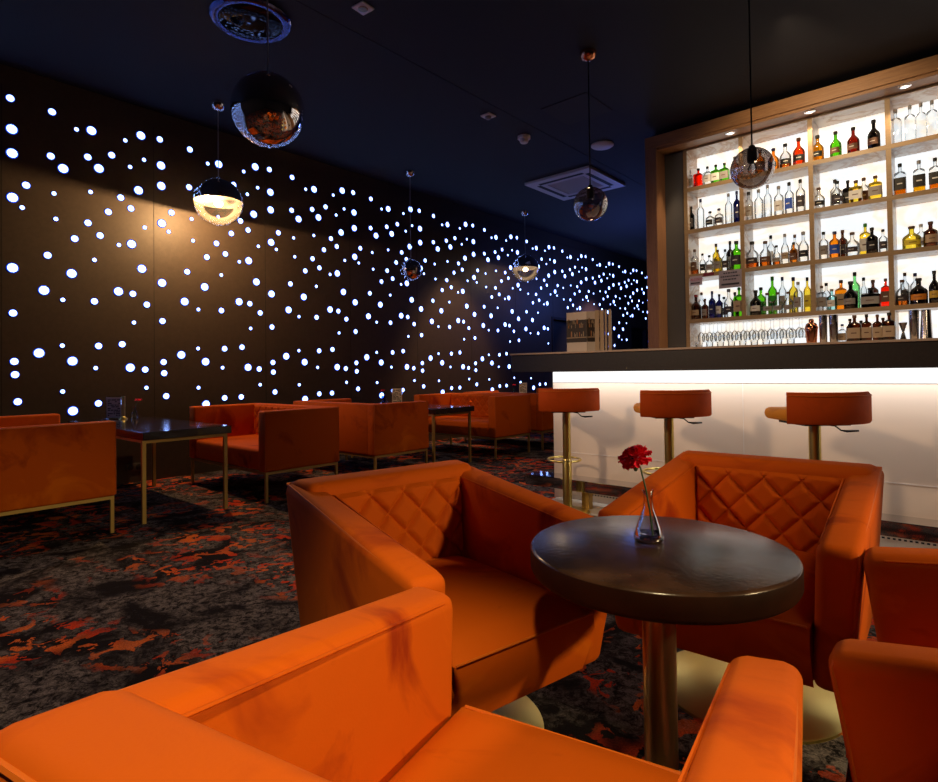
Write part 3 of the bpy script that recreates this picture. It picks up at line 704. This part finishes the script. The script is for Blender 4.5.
# ---------------------------------------------------------------- bottles
BM={}
cols=dict(clear=(.94,.96,.97),red=(.95,.10,.03),green=(.30,.72,.06),amber=(.93,.48,.06),gold=(.95,.55,.04),orange=(.90,.22,.03),redbrown=(.42,.07,.03),brown=(.22,.08,.03),dark=(.05,.035,.03),navy=(.03,.05,.20),yellow=(.95,.80,.20),mint=(.45,.92,.50),aqua=(.62,.86,.84))
for k,c in cols.items(): BM[k]=tint_glass('bottle_'+k,c,.65 if k=='clear' else .5,.6)
solid=dict(white=(.75,.75,.75),grey=(.30,.28,.27),black=(.012,.012,.012),dark=(.05,.04,.05),brown=(.13,.06,.035),tan=(.45,.33,.22),silver=(.35,.35,.36),navy=(.015,.02,.12),green=(.03,.30,.03),yellow=(.75,.60,.05),blue=(.03,.10,.55),orange=(.65,.22,.02),gold=(.6,.38,.05),red=(.35,.02,.02),clear=(.6,.6,.6),mint=(.3,.6,.3))
SM={k:mat('label_'+k,c,.5) for k,c in solid.items()}
LQ=tint_glass('liquor_amber',(.88,.36,.03),.3,0); LG=tint_glass('liquor_gold',(.95,.60,.05),.3,0)
cache={}
def bottle_parts(kind,h,r,body,lab,cap,fill):
    sq=6 if kind=='sq' else 0
    nk=r*.30 if kind!='sq' else r*.28
    if h>.26 and kind=='rd': zs,zn=.62,.76
    elif kind=='sh': zs,zn=.50,.72
    elif kind=='sq': zs,zn=.66,.76
    else: zs,zn=.60,.74
    nk=max(nk,.011); hc=h*.10
    b=MB(); b.lathe([(r*.90,0),(r,h*.02),(r,h*zs),(r*.86,h*(zs+(zn-zs)*.35)),(r*.5,h*(zs+(zn-zs)*.75)),(nk,h*zn),(nk*.95,h-hc),(nk*1.15,h-hc+.001),(nk*1.15,h-hc*.85)],16,sq=0 if not sq else 6)
    if sq:
        # keep the neck round
        n=16; 
        for i in range(5,9):
            rr=[nk,nk*.95,nk*1.15,nk*1.15][i-5]
            for k in range(n):
                a=2*pi*k/n; v=b.v[i*n+k]; b.v[i*n+k]=(rr*cos(a),rr*sin(a),v[2])
    c=MB(); c.lathe([(nk*1.22,h-hc),(nk*1.25,h-hc*.1),(nk*1.1,h)],14)
    l=None
    if lab!='-':
        l=MB(); z0,z1=h*.17,h*(zs-.12); R=r+.0012; n=10; vs=[];fs=[]
        for k in range(n+1):
            a=radians(-90-56+112*k/n); ca,sa=cos(a),sin(a); q=R
            if sq: q=R/((abs(ca)**8+abs(sa)**8)**(1/8))
            vs+= [(q*ca,q*sa,z0),(q*ca,q*sa,z1)]
        for k in range(n): fs.append((2*k,2*k+2,2*k+3,2*k+1))
        l.add(vs,fs,0,True)
        # a fine contrasting band of print
        q2=[(v[0]*1.012,v[1]*1.012,z0+(z1-z0)*(.45 if i%2==0 else .55)) for i,v in enumerate(vs)]
        l.add(q2[6:-6],[tuple(x for x in f) for f in [(2*k,2*k+2,2*k+3,2*k+1) for k in range(n-6)]],1,True)
    f_=None
    if fill in('amber','gold'):
        f_=MB(); f_.lathe([(r*.84,.004),(r*.95,h*.03),(r*.95,h*.22)],16,sq=sq)
    return b,c,l,f_
def bottle(x,y,z,h,r,kind,body,lab,cap,fill,label,group):
    t=empty('liquor_bottle',(x,y,z),random.uniform(-.25,.25) if kind!='sq' else random.uniform(-.06,.06),label=label,cat='bottle',group=group)
    b,c,l,f_=bottle_parts(kind,h,r,body,lab,cap,fill)
    b.build('glass_body',BM[body],t); c.build('cap',SM[cap],t)
    if l:
        band='white' if lab in('black','dark','navy','brown','blue') else 'brown'
        l.build('paper_label',[SM[lab],SM[band]],t)
    if f_: f_.build('liquor',LQ if fill=='amber' else LG,t)
    return t
RN=['top shelf row','second shelf row','third shelf row','fourth shelf row','counter row']; BN=['leftmost bay','second bay','third bay','rightmost bay']
ORD=['first','second','third','fourth','fifth','sixth','seventh','eighth','ninth','tenth','eleventh','twelfth']
ZB=[3.122,2.642,2.132,1.622,1.28]
BOT='''0 0 0 5 -2.474 6.72 0.23 0.0403 sq clear grey silver -|small clear bottle with grey label
0 0 1 5 -2.375 6.72 0.228 0.0485 sq red - black -|red-orange filled bottle with black cap
0 0 2 5 -2.275 6.72 0.226 0.0437 sq clear white black -|clear bottle with pale label
0 0 3 5 -2.183 6.72 0.224 0.0452 sq green white black -|bright green filled bottle
0 0 4 5 -2.089 6.72 0.222 0.0462 sq green grey black -|green filled bottle with grey label
0 1 0 5 -1.98 6.72 0.263 0.0438 rd amber grey black -|amber bottle with grey label behind the smoked globe
0 1 1 5 -1.723 6.72 0.267 0.048 rd amber brown black -|brown whisky bottle with dark neck
0 1 2 5 -1.593 6.72 0.252 0.0543 sh amber black navy -|amber whisky bottle with black label
0 1 3 5 -1.48 6.72 0.27 0.0562 sh clear black black amber|clear bottle with amber liquor and black label
0 1 4 5 -1.356 6.72 0.297 0.0563 sh orange black brown -|orange brown whisky bottle with black label
0 2 0 4 -1.186 6.72 0.276 0.0553 sh gold black black -|golden whisky bottle with wide black label
0 2 1 4 -1.031 6.72 0.272 0.0509 sh green brown black -|green bottle with brown label
0 2 2 4 -0.884 6.72 0.272 0.0524 sh redbrown brown black -|red-brown bottle with brown label
0 2 3 4 -0.719 6.72 0.295 0.0524 sh dark brown black -|near-black bottle with dark label
0 3 0 4 -0.549 6.72 0.345 0.0466 sq clear - silver -|tall clear glass bottle with silver top
0 3 1 4 -0.441 6.72 0.35 0.0409 sq clear - silver -|tall clear glass bottle with silver top
0 3 2 4 -0.361 6.72 0.346 0.0366 sq clear - silver -|tall clear glass bottle with silver top
0 3 3 4 -0.281 6.72 0.343 0.0412 sq clear - silver -|tall clear glass bottle with silver top
1 0 0 6 -2.464 6.72 0.288 0.0362 rd dark dark black -|slim dark bottle
1 0 1 6 -2.358 6.72 0.353 0.0398 rd clear - navy -|tall clear bottle with navy cap and blue foot
1 0 2 6 -2.256 6.72 0.192 0.0479 rd clear black black -|short clear bottle with black label
1 0 3 6 -2.157 6.72 0.206 0.0474 rd clear dark navy -|short clear bottle with dark label
1 0 4 6 -2.054 6.72 0.353 0.0386 rd clear - silver -|tall slim clear bottle
1 0 5 6 -1.967 6.72 0.361 0.0372 rd navy navy navy -|tall dark blue bottle
1 1 0 6 -1.845 6.72 0.324 0.0459 rd clear grey black -|clear bottle with black cap and grey label
1 1 1 6 -1.746 6.72 0.331 0.0444 rd clear - silver -|clear bottle with pale round label
1 1 2 6 -1.657 6.72 0.36 0.0397 rd clear - silver -|slim clear bottle
1 1 3 6 -1.551 6.72 0.324 0.0471 rd clear white silver -|clear bottle with small navy label
1 1 4 6 -1.452 6.72 0.342 0.044 rd clear blue black -|clear bottle with blue lower label
1 1 5 6 -1.349 6.72 0.348 0.0445 rd clear dark black -|clear bottle with dark label
1 2 0 7 -1.186 6.72 0.226 0.0528 sh clear black brown -|squat clear bottle with black label
1 2 1 7 -1.065 6.85 0.313 0.0454 rd clear dark black -|tall clear bottle at the back
1 2 2 7 -1.028 6.72 0.257 0.0543 sh clear dark black -|clear bottle with dark label at the front
1 2 3 7 -0.956 6.85 0.279 0.0448 sq dark black black -|black square bottle
1 2 4 7 -0.871 6.72 0.228 0.0548 sq yellow white brown -|pale yellow square bottle
1 2 5 7 -0.823 6.85 0.275 0.049 rd clear brown brown amber|clear bottle with brown label
1 2 6 7 -0.715 6.72 0.238 0.0538 sq yellow grey brown -|yellow square bottle with grey label
1 3 0 3 -0.525 6.72 0.307 0.0465 sq clear black black amber|square bottle with slanted black label
1 3 1 3 -0.385 6.72 0.302 0.0457 sq clear black silver gold|square bottle with golden liquor
1 3 2 3 -0.269 6.72 0.297 0.0451 sq clear black black amber|square bottle cut off at the picture edge
2 0 0 8 -2.435 6.72 0.298 0.043 rd clear brown brown amber|clear bottle with brown label and amber foot
2 0 1 8 -2.348 6.72 0.239 0.0329 rd clear black black -|slim clear bottle with black label
2 0 2 8 -2.273 6.72 0.209 0.04 rd clear grey black -|short clear bottle with grey label
2 0 3 8 -2.239 6.85 0.354 0.04 rd yellow white brown -|yellow bottle with pale top
2 0 4 8 -2.181 6.72 0.257 0.041 rd yellow grey brown -|short yellowish bottle
2 0 5 8 -2.1 6.72 0.25 0.0378 rd clear dark black -|clear bottle with dark label
2 0 6 8 -2.087 6.85 0.36 0.0393 rd dark grey black -|tall dark bottle
2 0 7 8 -1.981 6.72 0.323 0.0602 rd green dark black -|green bottle with dark label
2 1 0 8 -1.82 6.72 0.291 0.0646 sh clear dark black amber|round dark-labelled bottle
2 1 1 8 -1.69 6.72 0.276 0.0589 sh clear brown brown amber|round amber bottle with brown label
2 1 2 8 -1.667 6.85 0.355 0.0404 rd clear white black -|tall clear bottle at the back
2 1 3 8 -1.583 6.72 0.215 0.0393 sh clear grey black amber|short amber bottle with grey label
2 1 4 8 -1.502 6.72 0.323 0.0393 sh clear tan silver -|tall round bottle with tan label
2 1 5 8 -1.437 6.85 0.326 0.0394 rd clear grey brown -|tall clear bottle at the back
2 1 6 8 -1.422 6.72 0.222 0.0385 rd amber brown black -|short amber bottle
2 1 7 8 -1.332 6.72 0.317 0.049 sh clear black silver -|clear bottle with black label and pourer
2 2 0 7 -1.153 6.72 0.285 0.0429 rd clear grey black -|clear bottle with grey label
2 2 1 7 -1.058 6.72 0.272 0.0498 rd amber blue navy -|amber bottle with blue label
2 2 2 7 -1.01 6.85 0.301 0.0436 rd brown dark brown -|brown bottle at the back
2 2 3 7 -0.911 6.72 0.239 0.0584 sh clear dark brown -|round clear bottle with dark label
2 2 4 7 -0.82 6.85 0.333 0.0466 sq yellow white green -|tall yellow square bottle
2 2 5 7 -0.752 6.72 0.258 0.0485 rd dark black black -|black bottle
2 2 6 7 -0.666 6.72 0.227 0.0348 rd clear dark black -|clear bottle with dark label
2 3 0 3 -0.45 6.72 0.217 0.0714 sh yellow yellow brown -|squat round yellow bottle
2 3 1 3 -0.388 6.85 0.251 0.0419 rd clear white clear -|clear bottle with glass stopper
2 3 2 3 -0.312 6.72 0.236 0.0544 rd brown tan brown -|round brown bottle with tan label
3 0 0 10 -2.54 6.85 0.259 0.047 rd brown brown black -|brown bottle at the left back
3 0 1 10 -2.429 6.72 0.287 0.0573 sh brown tan red -|dark brown round bottle with red neck
3 0 2 10 -2.413 6.85 0.325 0.0406 rd clear tan brown -|clear bottle with tan top
3 0 3 10 -2.329 6.72 0.233 0.0368 rd brown grey brown -|short brown bottle
3 0 4 10 -2.25 6.72 0.31 0.0381 rd navy navy navy -|dark blue bottle with a yellow emblem
3 0 5 10 -2.173 6.72 0.268 0.0367 rd navy white black -|clear blue bottle with white label
3 0 6 10 -2.163 6.85 0.249 0.0425 rd clear dark black -|clear bottle at the back
3 0 7 10 -2.071 6.72 0.315 0.0525 sh clear dark silver -|round clear bottle with dark label
3 0 8 10 -2.045 6.85 0.291 0.042 rd dark dark black -|dark bottle at the back
3 0 9 10 -1.962 6.72 0.322 0.0492 sq green tan green -|green bottle with tan label
3 1 0 11 -1.883 6.85 0.209 0.0413 rd green green black -|green bottle at the left back
3 1 1 11 -1.794 6.72 0.274 0.0576 sh dark white black -|black bottle with round white label
3 1 2 11 -1.776 6.85 0.316 0.0517 rd green green black -|green bottle with dark neck
3 1 3 11 -1.682 6.72 0.234 0.0497 sh clear grey brown -|clear bottle with grey medallion
3 1 4 11 -1.661 6.85 0.42 0.0457 rd green green green -|tall bright green bottle
3 1 5 11 -1.581 6.72 0.231 0.0489 sh clear grey brown -|clear bottle with grey medallion
3 1 6 11 -1.564 6.85 0.405 0.0373 rd clear grey navy -|tall clear bottle at the back
3 1 7 11 -1.48 6.72 0.228 0.0464 sh clear grey brown -|clear bottle with grey medallion
3 1 8 11 -1.46 6.85 0.39 0.0448 rd yellow yellow navy -|tall yellow bottle
3 1 9 11 -1.389 6.72 0.319 0.0425 rd clear grey silver -|clear bottle with grey label
3 1 10 11 -1.331 6.85 0.374 0.0363 rd yellow yellow black -|yellow bottle against the divider
3 2 0 10 -1.179 6.72 0.256 0.041 sq clear grey brown -|clear square bottle with grey label
3 2 1 10 -1.161 6.85 0.296 0.0408 rd clear dark black -|clear bottle at the back
3 2 2 10 -1.093 6.72 0.214 0.043 rd aqua white silver -|aqua tinted bottle
3 2 3 10 -1.033 6.85 0.311 0.0527 sq amber tan brown -|amber bottle with tan label
3 2 4 10 -0.934 6.72 0.273 0.0586 sh dark grey black -|black bottle with slanted grey label
3 2 5 10 -0.916 6.85 0.376 0.0445 rd mint mint black -|tall mint green bottle
3 2 6 10 -0.843 6.85 0.315 0.026 rd clear white black -|tall clear bottle at the back
3 2 7 10 -0.768 6.85 0.283 0.0455 rd brown brown brown -|brown bottle at the back
3 2 8 10 -0.771 6.72 0.192 0.0764 sq dark grey black -|wide black bottle with grey lettered label
3 2 9 10 -0.655 6.72 0.269 0.0375 sq red brown brown -|dark red square bottle
3 3 0 5 -0.529 6.72 0.242 0.0503 sh clear dark brown amber|round clear bottle with dark pattern and amber foot
3 3 1 5 -0.518 6.85 0.322 0.0353 rd clear grey brown -|tall clear bottle at the back
3 3 2 5 -0.441 6.85 0.309 0.0397 rd clear orange navy -|clear bottle with orange label
3 3 3 5 -0.408 6.72 0.243 0.0678 sh dark orange black -|wide dark bottle with orange label
3 3 4 5 -0.295 6.72 0.298 0.0429 sh dark gold black -|dark bottle with gold label
4 2 0 8 -0.987 6.56 0.192 0.0322 sq clear tan navy -|small clear bottle with tan label
4 2 1 8 -0.923 6.56 0.239 0.0295 sq brown tan black -|brown bitters bottle at the back
4 2 2 8 -0.872 6.45 0.262 0.0513 sq brown tan brown -|brown bitters bottle with tan label
4 2 3 8 -0.835 6.56 0.217 0.0378 rd dark grey black -|dark bottle at the back
4 2 4 8 -0.778 6.45 0.263 0.0401 sq brown tan black -|brown bitters bottle with tan label
4 2 5 8 -0.696 6.45 0.256 0.038 sq brown tan brown -|brown bitters bottle with tan label
4 2 6 8 -0.665 6.56 0.231 0.037 sq brown tan black -|brown bitters bottle at the back
4 2 7 8 -0.608 6.45 0.267 0.0479 sq brown tan black -|dark brown bottle with tan diamond label
'''
for ln in BOT.strip().splitlines():
    a,desc=ln.split('|'); p=a.split()
    r_,b_,i_,n_=map(int,p[:4]); x,y,h,r=map(float,p[4:8]); kind,body,lab,cap,fill=p[8:13]
    if r_<4: loc='%s in %s of %s'%(ORD[i_],BN[b_],RN[r_].replace(' row',''))
    else: loc='%s from left on back counter'%ORD[i_]
    bottle(x,y,ZB[r_],h,r,'rd' if kind=='rd' else kind,body,lab,cap,fill,desc+', '+loc,'bottles on the '+RN[r_].replace(' row','') if r_<4 else 'bottles on the back counter')
# bar tools
def tool(name,x,h,prof,m,lab,cat,y=6.45,seg=28):
    o=MB().lathe([(r,z*h) for r,z in prof],seg).build(name,m); o.location=(x,y,1.28); tag(o,lab,cat); return o
t=empty('cocktail_shaker',(-1.225,6.45,1.28),label='copper cocktail shaker with a domed top on the back counter',cat='shaker')
MB().lathe([(.040,0),(.044,.01),(.056,.155)],28).build('tin',M['copper'],t)
MB().lathe([(.058,.155),(.059,.165),(.045,.205),(.028,.215)],28).build('strainer_top',M['copper'],t)
MB().lathe([(.022,.215),(.024,.240),(.016,.252),(0,.254)],20).build('cap',M['copper'],t)
tool('steel_tumbler',-1.125,.279,[(.030,0),(.032,.01),(.038,1)],M['steel'],'left of two tall steel tumblers beside the copper shaker','tumbler')
tool('steel_tumbler',-1.040,.277,[(.032,0),(.034,.01),(.040,1)],M['steel'],'right of two tall steel tumblers beside the copper shaker','tumbler')
tool('jigger',-.508,.169,[(.032,0),(.030,.02),(.010,.48),(.009,.52),(.033,.98),(.034,1)],M['steel'],'hourglass shaped steel jigger standing on the back counter','jigger')
tool('shaker_tin',-.430,.274,[(.030,0),(.032,.01),(.040,1)],M['steel'],'narrower steel shaker tin right of the jigger','shaker tin')
tool('shaker_tin',-.345,.271,[(.050,0),(.049,.02),(.034,.97),(.032,1)],M['steel'],'wider steel shaker tin turned upside down at the right','shaker tin')
# hanging glasses below the fourth shelf
ra=MB()
for k in range(13):
    x=-2.42+k*.09; ra.tube([(x,6.66,1.565),(x,6.92,1.565)],.003,6)
o=ra.build('glass_rack',M['chrome']); tag(o,'chrome glass rack rails under the lowest shelf','glass rack')
g0=None; k=0
def wine_glass():
    t=empty('wine_glass')
    MB().lathe([(.034,0),(.033,-.003),(.006,-.006),(.0035,-.012),(.0035,-.085),(.010,-.095)],16,cap=False).build('foot_and_stem',M['water_glass'],t)
    MB().lathe([(.010,-.095),(.032,-.115),(.040,-.145),(.036,-.185),(.031,-.200)],16,cap=False).build('bowl',M['water_glass'],t)
    return t
wg=wine_glass()
for j,y in enumerate((6.72,6.85)):
    for i in range(12):
        x=-2.375+i*.09
        o=wg if (i==0 and j==0) else copy_tree(wg); o.location=(x,y,1.568)
        tag(o,'%s upside down wine glass from left, %s row under the lowest shelf'%(ORD[i],'front' if j==0 else 'back'),'wine glass','hanging wine glasses')
# tumblers standing on the back counter below them
tb=MB().lathe([(.030,0),(.034,.004),(.038,.075)],16,cap=False).build('tumbler',M['water_glass']); 
for i in range(9):
    o=tb if i==0 else tb.copy()
    if i: C.objects.link(o)
    o.location=(-2.36+i*.115,6.60,1.281); tag(o,'%s clear tumbler from the left standing under the hanging glasses'%ORD[i],'glass','tumblers on the back counter')
# ---------------------------------------------------------------- lights
def light(kind,loc,power,col,target=None,**k):
    l=bpy.data.lights.new('light',kind); l.energy=power; l.color=col
    for a,b in k.items(): setattr(l,a,b)
    o=bpy.data.objects.new('room_'+kind.lower()+'_light',l); C.objects.link(o); o.location=loc
    if target is not None: o.rotation_euler=(Vector(target)-Vector(loc)).to_track_quat('-Z','Y').to_euler()
    return o
W1=(1,.72,.42); W2=(1,.80,.60)
# unseen spots added to make the glows on the dotted wall
for (y,p,c) in ((6.85,110,(1,.60,.28)),(11.2,260,(.72,.50,.75))):
    light('SPOT',(-4.6,y,3.75),p*1.5,c,(-4.6-.515,y,3.75-.857),spot_size=radians(54),spot_blend=.7,shadow_soft_size=.05)
for (y,p,c) in ((6.85,130,(1,.62,.30)),(11.3,200,(.90,.55,.72))):
    light('SPOT',(-5.5,y,3.75),p,c,(-5.5-.22,y,3.75-.975),spot_size=radians(49),spot_blend=.45,shadow_soft_size=.04)
# bulbs of the lit globes
light('POINT',(-5.76,2.64,2.792),125,(1,.60,.26),shadow_soft_size=.01)
light('POINT',(-5.832,8.14,2.75),7,W1,shadow_soft_size=.04)
# added warm key low on the right and unseen spots over the foreground
light('SPOT',(2.3,1.9,2.0),300,(1,.74,.38),(-.7,1.1,.4),spot_size=radians(46),spot_blend=.6,shadow_soft_size=.10)
light('SPOT',(.3,-.6,3.7),450,(1,.80,.42),(-.62,.22,.6),spot_size=radians(33),spot_blend=.6,shadow_soft_size=.10)
light('SPOT',(-2.9,.9,3.7),125,(1,.66,.42),(-2.9,.85,0),spot_size=radians(50),spot_blend=.8,shadow_soft_size=.1)
light('SPOT',(-2.9,5.0,3.7),55,(1,.62,.36),(-3.6,5.2,0),spot_size=radians(95),spot_blend=.8,shadow_soft_size=.1)
# light from the left front throws the stool shadows on the bar
light('SPOT',(-3.4,-.9,3.0),330,(1,.68,.42),(-1.1,4.1,.55),spot_size=radians(38),spot_blend=.6,shadow_soft_size=.22)
light('SPOT',(.8,1.2,3.7),110,(1,.70,.44),(-.6,4.1,.5),spot_size=radians(75),spot_blend=.8,shadow_soft_size=.4)
light('AREA',(.25,4.02,1.045),16,(1,.96,.92),(.25,4.14,.4),shape='RECTANGLE',size=6.0,size_y=.05)
light('SPOT',(-1.1,4.95,3.7),85,(1,.72,.42),(-1.1,6.6,2.6),spot_size=radians(105),spot_blend=.6,shadow_soft_size=.12)
# shelf soffit lights
for xx in (-1.954,-1.208,-.458,.29): light('SPOT',(xx,6.50,3.55),22,(1,.72,.42),(xx,6.5,0),spot_size=radians(110),spot_blend=.5,shadow_soft_size=.03)
light('SPOT',(-2.55,6.50,3.55),30,(1,.70,.38),(-2.74,6.5,1.6),spot_size=radians(34),spot_blend=.6,shadow_soft_size=.03)  # extra spot without a lens, added to light the post reveal
# added blue point light without a visible source, tints the far wall
light('POINT',(-5.0,10.6,2.6),50,(.14,.24,1),shadow_soft_size=.4)
wd=bpy.data.worlds.new('world'); bpy.context.scene.world=wd; wd.use_nodes=True; wd.node_tree.nodes['Background'].inputs[0].default_value=(.012,.010,.012,1); wd.node_tree.nodes['Background'].inputs[1].default_value=.3

# ---------------------------------------------------------------- camera
cam=bpy.data.cameras.new('camera'); co=bpy.data.objects.new('camera',cam); C.objects.link(co)
cam.sensor_fit='HORIZONTAL'; cam.sensor_width=36; cam.lens=581.5/938*36; cam.shift_y=-(391-362.7)/938; cam.clip_start=.02
yaw,pit,rol=radians(41.3),radians(.89),radians(-.725)
F=Vector((-sin(yaw)*cos(pit),cos(yaw)*cos(pit),sin(pit))); Rt=Vector((cos(yaw),sin(yaw),0)); Up=Rt.cross(F)
c_,s_=cos(rol),sin(rol); R2=Rt*c_+Up*s_; U2=-Rt*s_+Up*c_
co.matrix_world=Matrix(((R2.x,U2.x,-F.x,0),(R2.y,U2.y,-F.y,0),(R2.z,U2.z,-F.z,1.06),(0,0,0,1)))
sc=bpy.context.scene; sc.camera=co
sc.view_settings.view_transform='Standard'; sc.view_settings.look='None'; sc.view_settings.gamma=1; sc.view_settings.use_curve_mapping=False; sc.view_settings.exposure=0
